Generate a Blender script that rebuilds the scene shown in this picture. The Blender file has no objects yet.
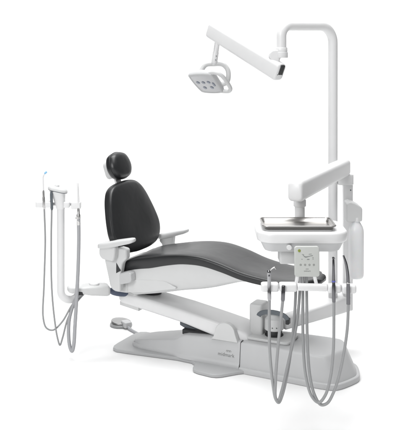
import bpy, bmesh, math
from mathutils import Vector, Matrix

# ------------------------------------------------------------------ camera, world, lamps, exposure
sc = bpy.context.scene
COL = sc.collection
PI = math.pi
R = math.radians

cam_d = bpy.data.cameras.new('camera')
cam = bpy.data.objects.new('camera', cam_d)
COL.objects.link(cam)
cam.location = (0, 0, 1.8)
cam.rotation_euler = (PI / 2, 0, 0)
cam_d.sensor_fit = 'HORIZONTAL'
cam_d.sensor_width = 36.0
cam_d.lens = 36.0 * 880.0 / 400.0
cam_d.shift_y = -(215.0 - 50.0) / 400.0        # level camera with a view-camera drop, verticals stay vertical
cam_d.clip_start = 0.1
cam_d.clip_end = 100.0
sc.camera = cam

world = bpy.data.worlds.new('World')
sc.world = world
world.use_nodes = True
bg = world.node_tree.nodes['Background']
bg.inputs['Color'].default_value = (1.0, 1.0, 1.0, 1)
bg.inputs['Strength'].default_value = 0.20

def area(name, loc, target, sx, sy, watts, col=(1, 1, 1)):
    d = bpy.data.lights.new(name, 'AREA')
    d.shape = 'RECTANGLE'
    d.size = sx
    d.size_y = sy
    d.energy = watts
    d.color = col
    o = bpy.data.objects.new(name, d)
    COL.objects.link(o)
    o.location = loc
    o.rotation_euler = (Vector(target) - Vector(loc)).to_track_quat('-Z', 'Y').to_euler()
    return o

area('overhead_softbox', (0.0, 4.9, 7.5), (0.2, 5.0, 0), 7.0, 5.0, 620)
area('backdrop_softbox', (0.0, 6.8, 6.5), (0.0, 9.6, 0.8), 7.0, 1.4, 185)
area('front_softbox', (-3.0, -0.6, 3.6), (0.2, 5.0, 0.8), 2.6, 2.4, 215)

sc.view_settings.view_transform = 'Standard'
sc.view_settings.look = 'None'
sc.view_settings.exposure = 0.0
sc.view_settings.gamma = 1.0

# ------------------------------------------------------------------ materials
def mat(name, col, rough=0.4, metal=0.0, spec=0.5, noise=None, bump=None, coat=0.0, aniso=0.0):
    m = bpy.data.materials.new(name)
    m.use_nodes = True
    nt = m.node_tree
    b = nt.nodes['Principled BSDF']
    b.inputs['Base Color'].default_value = (*col, 1)
    b.inputs['Roughness'].default_value = rough
    b.inputs['Metallic'].default_value = metal
    b.inputs['Specular IOR Level'].default_value = spec
    b.inputs['Coat Weight'].default_value = coat
    b.inputs['Coat Roughness'].default_value = 0.2
    tc = nt.nodes.new('ShaderNodeTexCoord')
    if noise:
        sc_, amt = noise
        n = nt.nodes.new('ShaderNodeTexNoise')
        n.inputs['Scale'].default_value = sc_
        n.inputs['Detail'].default_value = 4
        nt.links.new(tc.outputs['Object'], n.inputs['Vector'])
        mr = nt.nodes.new('ShaderNodeMapRange')
        mr.inputs['To Min'].default_value = max(0.02, rough - amt)
        mr.inputs['To Max'].default_value = min(1, rough + amt)
        nt.links.new(n.outputs['Fac'], mr.inputs['Value'])
        nt.links.new(mr.outputs['Result'], b.inputs['Roughness'])
        mx = nt.nodes.new('ShaderNodeMix')
        mx.data_type = 'RGBA'
        mx.inputs['A'].default_value = (*[c * 0.97 for c in col], 1)
        mx.inputs['B'].default_value = (*[min(1, c * 1.03) for c in col], 1)
        nt.links.new(n.outputs['Fac'], mx.inputs['Factor'])
        nt.links.new(mx.outputs['Result'], b.inputs['Base Color'])
    if bump:
        kind, scale, strength, dist = bump
        if kind == 'grain':
            t = nt.nodes.new('ShaderNodeTexVoronoi')
            t.inputs['Scale'].default_value = scale
            out = t.outputs['Distance']
        else:
            t = nt.nodes.new('ShaderNodeTexNoise')
            t.inputs['Scale'].default_value = scale
            t.inputs['Detail'].default_value = 5
            out = t.outputs['Fac']
        nt.links.new(tc.outputs['Object'], t.inputs['Vector'])
        bp = nt.nodes.new('ShaderNodeBump')
        bp.inputs['Strength'].default_value = strength
        bp.inputs['Distance'].default_value = dist
        nt.links.new(out, bp.inputs['Height'])
        nt.links.new(bp.outputs['Normal'], b.inputs['Normal'])
    return m

M = {}
M['sweep'] = mat('white_studio_sweep', (0.84, 0.84, 0.84), 0.75, noise=(3, 0.08))
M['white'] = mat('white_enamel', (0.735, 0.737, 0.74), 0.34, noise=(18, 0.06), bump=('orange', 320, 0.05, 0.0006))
M['plastic'] = mat('pale_grey_moulding', (0.59, 0.595, 0.595), 0.42, noise=(14, 0.06), bump=('orange', 420, 0.06, 0.0006))
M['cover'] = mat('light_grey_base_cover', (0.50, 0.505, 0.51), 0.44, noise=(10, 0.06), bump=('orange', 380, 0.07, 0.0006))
M['plate'] = mat('grey_base_plate', (0.40, 0.405, 0.41), 0.46, noise=(10, 0.06), bump=('orange', 380, 0.07, 0.0006))
M['faint_ink'] = mat('pale_grey_print', (0.20, 0.205, 0.20), 0.6, noise=(60, 0.05))
M['face'] = mat('lamp_front_cover', (0.50, 0.505, 0.515), 0.3, noise=(30, 0.05))
M['panel'] = mat('control_panel_grey', (0.52, 0.535, 0.515), 0.4, noise=(30, 0.05))
M['vinyl'] = mat('charcoal_upholstery', (0.012, 0.0128, 0.014), 0.36, spec=0.52, noise=(9, 0.06), bump=('grain', 420, 0.12, 0.0008))
M['vinyl_seam'] = mat('charcoal_piping', (0.016, 0.017, 0.018), 0.42, noise=(30, 0.06))
M['dark'] = mat('dark_rubber', (0.022, 0.023, 0.025), 0.55, noise=(30, 0.08))
M['slate'] = mat('slate_plastic', (0.10, 0.115, 0.13), 0.45, noise=(30, 0.06))
M['hose'] = mat('grey_silicone_hose', (0.30, 0.305, 0.31), 0.38, noise=(40, 0.06))
M['pale_hose'] = mat('pale_grey_corrugated_hose', (0.36, 0.365, 0.38), 0.45, noise=(40, 0.06))
M['steel'] = mat('brushed_steel', (0.62, 0.615, 0.61), 0.27, metal=1.0, noise=(12, 0.04))
M['dark_steel'] = mat('dark_steel', (0.17, 0.17, 0.18), 0.2, metal=1.0, noise=(60, 0.08))
M['pedal'] = mat('satin_nickel', (0.34, 0.34, 0.34), 0.35, metal=0.8, noise=(12, 0.04))
M['tray'] = mat('satin_tray_steel', (0.40, 0.39, 0.38), 0.30, metal=1.0, noise=(6, 0.03))
M['mid_steel'] = mat('polished_handpiece_steel', (0.36, 0.36, 0.37), 0.18, metal=1.0, noise=(60, 0.05))
M['violet'] = mat('blue_violet_ring', (0.10, 0.11, 0.42), 0.35, noise=(60, 0.05))
M['blue'] = mat('blue_tip', (0.24, 0.50, 0.74), 0.35, noise=(60, 0.05))
M['navy'] = mat('navy_conduit', (0.075, 0.095, 0.145), 0.5, noise=(40, 0.06))
M['green'] = mat('olive_green_key', (0.24, 0.28, 0.05), 0.4, noise=(60, 0.05))
M['ink'] = mat('grey_ink', (0.13, 0.14, 0.14), 0.6, noise=(60, 0.05))
M['lens'] = mat('grey_lens', (0.17, 0.19, 0.23), 0.12, noise=(60, 0.05), coat=0.5)
M['bottle'] = mat('translucent_white_bottle', (0.78, 0.79, 0.80), 0.3, noise=(20, 0.05))
M['bottle'].node_tree.nodes['Principled BSDF'].inputs['Subsurface Weight'].default_value = 0.25
M['bottle'].node_tree.nodes['Principled BSDF'].inputs['Subsurface Scale'].default_value = 0.02

nt = M['vinyl'].node_tree
pb = nt.nodes['Principled BSDF']
b1 = [n for n in nt.nodes if n.type == 'BUMP'][0]
tcv = [n for n in nt.nodes if n.type == 'TEX_COORD'][0]
nz = nt.nodes.new('ShaderNodeTexNoise')
nz.inputs['Scale'].default_value = 11
nz.inputs['Detail'].default_value = 2
nz.inputs['Distortion'].default_value = 0.6
nt.links.new(tcv.outputs['Object'], nz.inputs['Vector'])
b2 = nt.nodes.new('ShaderNodeBump')
b2.inputs['Strength'].default_value = 0.22
b2.inputs['Distance'].default_value = 0.006
nt.links.new(nz.outputs['Fac'], b2.inputs['Height'])
nt.links.new(b1.outputs['Normal'], b2.inputs['Normal'])
nt.links.new(b2.outputs['Normal'], pb.inputs['Normal'])

# ------------------------------------------------------------------ helpers
def obj(name, bm, m, parent=None, bevel=0.0, seg=3, sub=0, smooth=True, angle=40):
    bmesh.ops.remove_doubles(bm, verts=bm.verts, dist=1e-6)
    bmesh.ops.recalc_face_normals(bm, faces=bm.faces)
    me = bpy.data.meshes.new(name)
    bm.to_mesh(me)
    bm.free()
    me.materials.append(m)
    o = bpy.data.objects.new(name, me)
    COL.objects.link(o)
    if parent is not None:
        o.parent = parent
    if smooth:
        me.shade_smooth()
        me.set_sharp_from_angle(angle=R(angle))
    if bevel:
        md = o.modifiers.new('bevel', 'BEVEL')
        md.width = bevel
        md.segments = seg
        md.limit_method = 'ANGLE'
        md.angle_limit = R(28)
        md.harden_normals = True
    if sub:
        md = o.modifiers.new('sub', 'SUBSURF')
        md.levels = md.render_levels = sub
    return o

def thing(name, label, cat, loc=(0, 0, 0), rz=0.0, group=None):
    o = bpy.data.objects.new(name, None)
    COL.objects.link(o)
    o.location = loc
    o.rotation_euler = (0, 0, rz)
    o.empty_display_size = 0.05
    o['label'] = label
    o['category'] = cat
    if group:
        o['group'] = group
    return o

def B():
    return bmesh.new()

def spline(pts, n=10):
    P = [Vector(p) for p in pts]
    if len(P) < 3:
        return P
    out = []
    for i in range(len(P) - 1):
        p0 = P[i - 1] if i else P[0] * 2 - P[1]
        p1, p2 = P[i], P[i + 1]
        p3 = P[i + 2] if i + 2 < len(P) else P[-1] * 2 - P[-2]
        t01 = max((p1 - p0).length, 1e-6) ** 0.5
        t12 = max((p2 - p1).length, 1e-6) ** 0.5
        t23 = max((p3 - p2).length, 1e-6) ** 0.5
        m1 = (p2 - p1) + t12 * ((p1 - p0) / t01 - (p2 - p0) / (t01 + t12))
        m2 = (p2 - p1) + t12 * ((p3 - p2) / t23 - (p3 - p1) / (t12 + t23))
        a = 2 * (p1 - p2) + m1 + m2
        b = -3 * (p1 - p2) - 2 * m1 - m2
        for k in range(n):
            t = k / n
            out.append(a * t ** 3 + b * t ** 2 + m1 * t + p1)
    out.append(P[-1])
    return out

def fillet(pts, rad, n=10):
    """polyline with each inner corner turned into an arc of the given radius"""
    P = [Vector(p) for p in pts]
    out = [P[0]]
    for i in range(1, len(P) - 1):
        d0 = (P[i - 1] - P[i]).normalized()
        d1 = (P[i + 1] - P[i]).normalized()
        half = d0.angle(d1) / 2
        r = rad[i - 1] if isinstance(rad, (list, tuple)) else rad
        l = r / math.tan(half)
        l = min(l, 0.49 * (P[i - 1] - P[i]).length, 0.49 * (P[i + 1] - P[i]).length) if len(P) > 3 else min(l, 0.95 * (P[i - 1] - P[i]).length, 0.95 * (P[i + 1] - P[i]).length)
        r = l * math.tan(half)
        c = P[i] + (d0 + d1).normalized() * (r / math.sin(half))
        a = P[i] + d0 * l - c
        b = P[i] + d1 * l - c
        ang = a.angle(b)
        ax = a.cross(b).normalized()
        for k in range(n + 1):
            out.append(c + Matrix.Rotation(ang * k / n, 3, ax) @ a)
    out.append(P[-1])
    return out

def tube(bm, pts, rad, seg=16, cap=True):
    """tube along points; rad is a number or one number per point"""
    P = [Vector(p) for p in pts]
    n = len(P)
    T = []
    for i in range(n):
        a = P[max(i - 1, 0)]
        b = P[min(i + 1, n - 1)]
        T.append((b - a).normalized())
    ref = Vector((0, 0, 1)) if abs(T[0].z) < 0.9 else Vector((1, 0, 0))
    N = (ref - T[0] * ref.dot(T[0])).normalized()
    rings = []
    for i in range(n):
        N = (N - T[i] * N.dot(T[i])).normalized()
        Bn = T[i].cross(N)
        r = rad[i] if isinstance(rad, (list, tuple)) else rad
        rings.append([bm.verts.new(P[i] + (N * math.cos(2 * PI * k / seg) + Bn * math.sin(2 * PI * k / seg)) * r) for k in range(seg)])
    for i in range(n - 1):
        for k in range(seg):
            bm.faces.new((rings[i][k], rings[i][(k + 1) % seg], rings[i + 1][(k + 1) % seg], rings[i + 1][k]))
    if cap:
        bm.faces.new(rings[0][::-1])
        bm.faces.new(rings[-1])
    return bm

def turned(bm, a, b, prof, seg=28):
    """solid of revolution along a->b, prof = [(t in 0..1, radius)]"""
    a = Vector(a)
    b = Vector(b)
    ax = b - a
    d = ax.normalized()
    ref = Vector((1, 0, 0)) if abs(d.x) < 0.8 else Vector((0, 1, 0))
    N = (ref - d * ref.dot(d)).normalized()
    Bn = d.cross(N)
    rings = []
    for t, r in prof:
        c = a + ax * t
        rings.append([bm.verts.new(c + (N * math.cos(2 * PI * k / seg) + Bn * math.sin(2 * PI * k / seg)) * max(r, 1e-4)) for k in range(seg)])
    for i in range(len(rings) - 1):
        for k in range(seg):
            bm.faces.new((rings[i][k], rings[i][(k + 1) % seg], rings[i + 1][(k + 1) % seg], rings[i + 1][k]))
    bm.faces.new(rings[0][::-1])
    bm.faces.new(rings[-1])
    return bm

def can(r, e=0.15):
    """rounded-edge cylinder profile"""
    return [(0, r * 0.86), (e * 0.3, r * 0.96), (e, r), (1 - e, r), (1 - e * 0.3, r * 0.96), (1, r * 0.86)]

def rrect(hx, hy, r, n=5):
    r = min(r, hx * 0.999, hy * 0.999)
    out = []
    for cx, cy, a0 in ((hx - r, hy - r, 0), (-hx + r, hy - r, PI / 2), (-hx + r, -hy + r, PI), (hx - r, -hy + r, 1.5 * PI)):
        for k in range(n + 1):
            a = a0 + PI / 2 * k / n
            out.append((cx + r * math.cos(a), cy + r * math.sin(a)))
    return out

def loft(bm, rings, cap0=True, cap1=True):
    V = [[bm.verts.new(p) for p in r] for r in rings]
    n = len(V[0])
    for i in range(len(V) - 1):
        for k in range(n):
            bm.faces.new((V[i][k], V[i][(k + 1) % n], V[i + 1][(k + 1) % n], V[i + 1][k]))
    if cap0:
        bm.faces.new(V[0][::-1])
    if cap1:
        bm.faces.new(V[-1])
    return bm

def frame(c, ax, ay, pts2):
    c = Vector(c)
    ax = Vector(ax)
    ay = Vector(ay)
    return [c + ax * x + ay * y for x, y in pts2]

def pillow_box(bm, c, X, Y, Z, hx, hy, hz, r, e=0.008, n=5):
    """rounded box: plan rounded by r, top and bottom edges rounded by e; X,Y,Z unit axes"""
    c = Vector(c)
    X, Y, Z = Vector(X), Vector(Y), Vector(Z)
    rings = []
    for k in range(5):
        a = PI / 2 * k / 4
        ins = e * (1 - math.sin(a))
        rings.append(frame(c + Z * (-hz + e - e * math.cos(a)), X, Y, rrect(hx - ins, hy - ins, max(r - ins, 0.001), n)))
    for k in range(5):
        a = PI / 2 * k / 4
        ins = e * (1 - math.cos(a))
        rings.append(frame(c + Z * (hz - e + e * math.sin(a)), X, Y, rrect(hx - ins, hy - ins, max(r - ins, 0.001), n)))
    return loft(bm, rings)

EX, EY, EZ = Vector((1, 0, 0)), Vector((0, 1, 0)), Vector((0, 0, 1))

def prism(bm, poly, axis_a, axis_b, axis_n, n0, n1, origin=(0, 0, 0)):
    """polygon in the a,b plane pushed from n0 to n1"""
    o = Vector(origin)
    A, Bv, Nn = Vector(axis_a), Vector(axis_b), Vector(axis_n)
    loft(bm, [[o + A * x + Bv * y + Nn * n0 for x, y in poly], [o + A * x + Bv * y + Nn * n1 for x, y in poly]])
    return bm

def smooth_poly(pts, n=6):
    """closed Catmull-Rom through 2D points"""
    P = [Vector((p[0], p[1], 0)) for p in pts]
    m = len(P)
    out = []
    for i in range(m):
        p0, p1, p2, p3 = P[i - 1], P[i], P[(i + 1) % m], P[(i + 2) % m]
        for k in range(n):
            t = k / n
            q = 0.5 * ((2 * p1) + (p2 - p0) * t + (2 * p0 - 5 * p1 + 4 * p2 - p3) * t * t + (3 * p1 - p0 - 3 * p2 + p3) * t ** 3)
            out.append((q.x, q.y))
    return out

def lerp_table(tab, x):
    if x <= tab[0][0]:
        return tab[0][1]
    for (a, va), (b, vb) in zip(tab, tab[1:]):
        if x <= b:
            t = (x - a) / (b - a)
            return va + (vb - va) * t
    return tab[-1][1]

def smooth_table(tab, n=8):
    s = spline([(x, 0, y) for x, y in tab], n)
    return [(p.x, p.z) for p in s]

# ------------------------------------------------------------------ the setting
def build_ground():
    bm = B()
    prof = [(-1.5, 0), (2, 0), (5, 0), (8.2, 0)]
    for k in range(1, 13):
        a = PI / 2 * k / 12
        prof.append((8.2 + 1.6 * math.sin(a), 1.6 - 1.6 * math.cos(a)))
    prof.append((9.8, 6.0))
    rows = []
    for y, z in prof:
        rows.append([bm.verts.new((x, y, z)) for x in (-3.8, -2, 0, 2, 3.8)])
    for r0, r1 in zip(rows, rows[1:]):
        for k in range(4):
            bm.faces.new((r0[k], r0[k + 1], r1[k + 1], r1[k]))
    o = obj('ground', bm, M['sweep'], angle=60)
    o['kind'] = 'structure'
    o['label'] = 'seamless white studio floor sweeping up into the white background'
    return o
build_ground()

# ------------------------------------------------------------------ dental chair; local x runs to the toe end, y away from the viewer
TH = R(26)
OX, OY = 0.2, 5.1
chair = thing('dental_chair', 'charcoal upholstered dental chair with white armrests on a long light grey base', 'dental chair', (OX, OY, 0), -TH)

# base plate with its tongue and side tabs
near = [(-0.742, -0.08), (-0.738, -0.13), (-0.722, -0.165), (-0.690, -0.182), (-0.62, -0.180), (-0.30, -0.150), (-0.20, -0.158), (-0.165, -0.185), (-0.148, -0.245), (-0.130, -0.275), (-0.095, -0.290), (-0.01, -0.302), (0.02, -0.296), (0.045, -0.278), (0.11, -0.195), (0.14, -0.168), (0.30, -0.150)]
bp = near + [(u, -v) for u, v in reversed(near)]
obj('base_plate', prism(B(), bp, EX, EY, EZ, 0.001, 0.020), M['plate'], chair, bevel=0.006, seg=3)

def base_ring(u, hw, zt, zb=0.0, fl=0.012, slope=0.012, cv=0.0, fz=0.032):
    """cross section of the skirted base cover at station u (flange, sloping wall, rounded shoulder)"""
    r = min(0.014, zt * 0.3)
    half = [(hw + fl, zb), (hw + fl, zb + fz - 0.006), (hw + fl - 0.004, zb + fz), (hw + 0.002, zb + fz + 0.003), (hw, zb + fz + 0.008)]
    wt = hw - slope
    for k in range(6):
        a = PI / 2 * k / 5
        half.append((wt - r + r * math.cos(a), zt - r + r * math.sin(a)))
    half.append((wt * 0.5, zt + 0.003))
    pts = half + [(-x, z) for x, z in reversed(half)]
    return [Vector((u, cv + x, z)) for x, z in pts]

rear = [(-0.645, 0.055, 0.045), (-0.62, 0.085, 0.055), (-0.56, 0.100, 0.068), (-0.45, 0.110, 0.088), (-0.36, 0.118, 0.104), (-0.325, 0.124, 0.114), (-0.285, 0.140, 0.140), (-0.25, 0.146, 0.150), (-0.1, 0.152, 0.160), (0.098, 0.156, 0.166)]
rings = []
for u, hw, zt in rear:
    rings.append(base_ring(u, hw, zt, zb=0.020, fl=0.010, fz=0.014 if zt < 0.08 else 0.022))
obj('rear_base_cover', loft(B(), rings), M['cover'], chair, angle=50)

def offset_outline(pts, d):
    out = []
    n = len(pts)
    for k in range(n):
        a, b, c = Vector(pts[k - 1]), Vector(pts[k]), Vector(pts[(k + 1) % n])
        e0, e1 = (b - a).normalized(), (c - b).normalized()
        n0, n1 = Vector((e0.y, -e0.x)), Vector((e1.y, -e1.x))
        m = (n0 + n1)
        m = m / max(m.length_squared / 2, 0.6)
        out.append((b.x + m.x * d, b.y + m.y * d))
    return out
def open_spline(pts, n=4):
    return [(p.x, p.y) for p in spline([(x, y, 0) for x, y in pts], n)]
low = [(0.102, -0.157), (0.25, -0.164), (0.40, -0.172), (0.54, -0.180), (0.600, -0.178), (0.646, -0.171), (0.670, -0.146), (0.711, -0.050), (0.722, 0.0), (0.711, 0.050), (0.670, 0.146), (0.646, 0.171), (0.600, 0.178), (0.54, 0.180), (0.40, 0.172), (0.25, 0.164), (0.102, 0.157)]
top = [(0.102, -0.143), (0.25, -0.150), (0.40, -0.157), (0.51, -0.160), (0.560, -0.157), (0.592, -0.150), (0.612, -0.128), (0.647, -0.045), (0.657, 0.0), (0.647, 0.045), (0.612, 0.128), (0.592, 0.150), (0.560, 0.157), (0.51, 0.160), (0.40, 0.157), (0.25, 0.150), (0.102, 0.143)]
low, top = open_spline(low), open_spline(top)
def cover_ring(k, d, z):
    o = offset_outline([(a[0] + (b[0] - a[0]) * k, a[1] + (b[1] - a[1]) * k) for a, b in zip(low, top)], d)
    o = [(max(u, 0.102), v) for u, v in o]
    return [Vector((u, v, z)) for u, v in o]
rings = [cover_ring(0, 0.015, 0.002), cover_ring(0, 0.016, 0.006), cover_ring(0.0, 0.016, 0.026), cover_ring(0.0, 0.0155, 0.0285), cover_ring(0.0, 0.014, 0.030), cover_ring(0.03, 0.001, 0.0312), cover_ring(0.06, 0.0, 0.038)]
for z in (0.06, 0.09, 0.12, 0.15):
    rings.append(cover_ring(0.06 + 0.86 * (z - 0.038) / 0.12, 0.0, z))
for a in (20, 45, 70, 90):
    rings.append(cover_ring(0.90 + 0.1 * math.sin(R(a)), -0.013 * (1 - math.cos(R(a))), 0.155 + 0.012 * math.sin(R(a))))
rings.append(cover_ring(1.0, -0.03, 0.1682))
obj('front_base_cover', loft(B(), rings), M['cover'], chair, angle=45)

# shadow gap ring between the two covers
rings = [base_ring(u, 0.150, 0.162, zb=0.006, fl=0.008, slope=0.012, fz=0.022) for u in (0.085, 0.115)]
obj('seam_strip', loft(B(), rings), M['dark'], chair)

# hinge cheeks and lift arm
cheek = [(-0.082, 0.158), (-0.066, 0.175)]
for k in range(9):
    a = PI - PI * k / 8
    cheek.append((0.005 + 0.062 * math.cos(a), 0.205 + 0.055 * math.sin(a)))
cheek += [(0.082, 0.165), (0.085, 0.158)]
for s in (-1,):
    obj('hinge_cheek', prism(B(), cheek, EX, EZ, EY, s * 0.112, s * 0.150), M['plastic'], chair, bevel=0.010, seg=4)

def arm_ring(u, zt, zb, hw, r=0.022):
    cz, hz = (zt + zb) / 2, (zt - zb) / 2
    return frame((u, 0, cz), EY, EZ, rrect(hw, hz, min(r, hz * 0.9), 5))
ar = [(-0.728, 0.325, 0.295, 0.075), (-0.722, 0.342, 0.280, 0.095), (-0.704, 0.348, 0.268, 0.106), (-0.60, 0.328, 0.256, 0.110), (-0.30, 0.287, 0.209, 0.110), (-0.06, 0.245, 0.154, 0.110), (0.04, 0.226, 0.120, 0.110), (0.11, 0.205, 0.110, 0.105), (0.14, 0.17, 0.12, 0.09)]
obj('lift_arm', loft(B(), [arm_ring(*a) for a in ar]), M['white'], chair, angle=50)
# slim cover lip under the head end of the arm
bm = B()
loft(bm, [frame((u, 0, z), EY, EZ, rrect(0.098, 0.012, 0.006, 3)) for u, z in ((-0.714, 0.268), (-0.60, 0.250), (-0.585, 0.248))])
obj('arm_lip', bm, M['plastic'], chair)
bm = B()
pillow_box(bm, (-0.655, 0, 0.330), EX, EY, EZ, 0.062, 0.102, 0.022, 0.02, 0.008)
obj('arm_head', bm, M['plastic'], chair)
bm = B()
pillow_box(bm, (-0.645, 0, 0.357), EX, EY, EZ, 0.060, 0.098, 0.007, 0.02, 0.003)
obj('gap_shade_strip', bm, M['dark'], chair)  # dark strip standing in for the shadowed gap below the shell
# lift link, and a dark block painted in for the shaded gap under the arm
bm = B()
loft(bm, [frame((u, 0, z), EY, EZ, rrect(0.05, h, 0.008, 3)) for u, z, h in ((-0.33, 0.185, 0.012), (-0.22, 0.145, 0.020), (-0.12, 0.140, 0.022))])
obj('lift_link', bm, M['slate'], chair)
bm = B()
pillow_box(bm, (-0.20, 0, 0.150), EX, EY, EZ, 0.10, 0.085, 0.014, 0.01, 0.004)
obj('gap_shade_block', bm, M['dark'], chair)

# swivel disc between the arm and the seat shell
obj('swivel_disc', turned(B(), (-0.575, 0.03, 0.30), (-0.575, 0.03, 0.385), can(0.070, 0.2), 48), M['dark'], chair)

# seat shell
topz = smooth_table([(-0.64, 0.545), (-0.58, 0.572), (-0.44, 0.603), (-0.32, 0.624), (-0.22, 0.634), (-0.12, 0.632), (0.0, 0.607), (0.125, 0.570), (0.26, 0.548), (0.40, 0.541), (0.56, 0.545)])
thick = [(-0.64, 0.066), (-0.44, 0.070), (-0.25, 0.056), (0.0, 0.050), (0.3, 0.040), (0.56, 0.036)]
shell_bot = smooth_table([(-0.64, 0.372), (-0.58, 0.352), (-0.5, 0.362), (-0.366, 0.388), (-0.235, 0.417), (-0.14, 0.434), (-0.045, 0.457), (0.047, 0.486), (0.14, 0.512), (0.28, 0.510), (0.46, 0.507), (0.50, 0.507)])
def shell_ring(u, e=1.0):
    zt = lerp_table(topz, u) - lerp_table(thick, u) + 0.006
    zb = min(lerp_table(shell_bot, u), zt - 0.012)
    hw = lerp_table([(-0.64, 0.20), (-0.4, 0.203), (0.0, 0.196), (0.3, 0.175), (0.5, 0.150)], u) * e
    z1 = zt - (zt - zb) * 0.5
    half = [(hw, zt), (hw * 0.997, zt - 0.25 * (zt - zb)), (hw * 0.985, z1), (hw * 0.955, zt - 0.72 * (zt - zb)), (hw * 0.90, zt - 0.88 * (zt - zb)), (hw * 0.80, zt - 0.975 * (zt - zb)), (hw * 0.6, zb), (hw * 0.3, zb - 0.001)]
    pts = half + [(-x, z) for x, z in reversed(half)]
    return [Vector((u, x, z)) for x, z in pts]
us = [-0.632, -0.625, -0.61] + [-0.58 + 1.03 * k / 34 for k in range(35)]
es = [0.93, 0.975, 0.995] + [1] * 34 + [0.96]
obj('seat_shell', loft(B(), [shell_ring(u, e) for u, e in zip(us, es)]), M['plastic'], chair, angle=60)

# lower side skirt plate moulded on the shell
for s in (-1, 1):
    sk = [(-0.60, 0.372), (-0.60, 0.452), (-0.40, 0.470), (-0.345, 0.464), (-0.275, 0.436), (-0.285, 0.428), (-0.37, 0.410), (-0.48, 0.384)]
    bm = B()
    prism(bm, sk, EX, EZ, EY, s * 0.172, s * 0.2015)
    obj('side_skirt', bm, M['plastic'], chair, bevel=0.008, seg=3)

# seat cushion
def cushion_ring(u, hw, zt, zb):
    r = min(0.019, (zt - zb) * 0.42)
    half = [(0.0, zb), (hw * 0.6, zb), (hw - 0.012, zb)]
    for k in range(1, 4):
        a = -PI / 2 + PI / 2 * k / 4
        half.append((hw - 0.010 + 0.010 * math.cos(a), zb + 0.010 + 0.010 * math.sin(a)))
    for k in range(7):
        a = PI / 2 * k / 6
        half.append((hw - r + r * math.cos(a), zt - r + r * math.sin(a)))
    half += [(hw * 0.80, zt + 0.002), (hw * 0.62, zt + 0.001), (hw * 0.4, zt - 0.001), (0.0, zt - 0.003)]
    full = half + [(-x, z) for x, z in reversed(half[1:-1])]
    return [Vector((u, x, z)) for x, z in full]
def seat_hw(u):
    return lerp_table([(-0.62, 0.205), (-0.45, 0.213), (-0.2, 0.212), (0.0, 0.205), (0.2, 0.194), (0.38, 0.186), (0.6, 0.18)], u)
rings = []
N = 46
U0, U1 = -0.622, 0.508
for k in range(N + 1):
    u = U0 + (U1 - U0) * k / N
    hw = seat_hw(u)
    zt = lerp_table(topz, u)
    th = lerp_table(thick, u)
    rings.append((u, hw, zt, zt - th))
ring_list = []
for a in (75, 60, 45, 30, 15):          # bull-nosed head end
    s, c = math.sin(R(a)), math.cos(R(a))
    u, hw, zt, zb = rings[0]
    mid, hh = (zt + zb) / 2, (zt - zb) / 2
    ring_list.append(cushion_ring(u - 0.030 * s, hw - 0.02 * (1 - c), mid + hh * c, mid - hh * c))
for u, hw, zt, zb in rings:
    d = max(0.0, u - (U1 - 0.14)) / 0.14     # toe turns in
    h2 = hw * math.sqrt(max(0.0, 1 - 0.78 * d ** 2.4))
    ring_list.append(cushion_ring(u, h2, zt, zb))
u, hw, zt, zb = rings[-1]
h_end = hw * math.sqrt(1 - 0.78)
for a in (20, 40, 60, 78):
    s, c = math.sin(R(a)), math.cos(R(a))
    mid, hh = (zt + zb) / 2, (zt - zb) / 2
    ring_list.append(cushion_ring(u + 0.030 * s, h_end * (0.35 + 0.65 * c), mid + hh * (0.25 + 0.75 * c), mid - hh * (0.25 + 0.75 * c)))
cush = obj('seat_cushion', loft(B(), ring_list), M['vinyl'], chair, angle=70)
# piping along both top edges of the cushion
for s in (-1, 1):
    pts = []
    for u, hw, zt, zb in rings[0:-1]:
        d = max(0.0, u - (U1 - 0.14)) / 0.14
        h2 = hw * math.sqrt(max(0.0, 1 - 0.78 * d ** 2.4))
        pts.append((u, s * (h2 - 0.0045), zt - 0.0055))
    obj('piping', tube(B(), pts, 0.0028, 8), M['vinyl_seam'], cush)

# backrest: plane through the hip, leaning back
TILT = R(19)
BX, BZ = -0.605, 0.57
UP = Vector((-math.sin(TILT), 0, math.cos(TILT)))
NB = Vector((math.cos(TILT), 0, math.sin(TILT)))
def bpt(v, s, n):
    return Vector((BX, 0, BZ)) + EY * v + UP * s + NB * n

def pad(bm, outline, cx, cs, levels):
    rings = []
    for k, n, bow in levels:
        rings.append([bpt(cx + (v - cx) * k, cs + (s - cs) * k, n - bow * ((v - cx) * k) ** 2) for v, s in outline])
    return loft(bm, rings)

half = [(0.0, 0.018), (0.10, 0.022), (0.19, 0.042), (0.245, 0.085), (0.268, 0.145), (0.258, 0.215), (0.235, 0.29), (0.205, 0.36), (0.165, 0.410), (0.10, 0.438), (0.0, 0.447)]
half = [(v * 1.02, s) for v, s in half]
outline = half + [(-v, s) for v, s in reversed(half[1:-1])]
outline = smooth_poly(outline, 5)
levels = [(0.90, -0.042, 0), (0.965, -0.040, 0), (0.992, -0.034, 0), (1.0, -0.024, 0), (1.0, -0.006, 0), (0.992, 0.004, 0), (0.975, 0.011, 0), (0.95, 0.016, 0.05), (0.90, 0.020, 0.1), (0.78, 0.024, 0.15), (0.6, 0.024, 0.15), (0.4, 0.022, 0.15), (0.2, 0.020, 0.15), (0.04, 0.0195, 0.15)]
back = obj('backrest', pad(B(), outline, 0, 0.2, levels), M['vinyl'], chair, angle=70)
pip = [bpt(v * 0.994, 0.2 + (s - 0.2) * 0.994, 0.003) for v, s in outline]
obj('piping', tube(B(), pip + [pip[0]], 0.0028, 8, cap=False), M['vinyl_seam'], back)
shell_lv = [(0.60, -0.062, 0), (0.74, -0.059, 0), (0.84, -0.052, 0), (0.86, -0.040, 0)]
obj('back_shell', pad(B(), outline, 0, 0.2, shell_lv), M['plastic'], back, angle=60)

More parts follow.
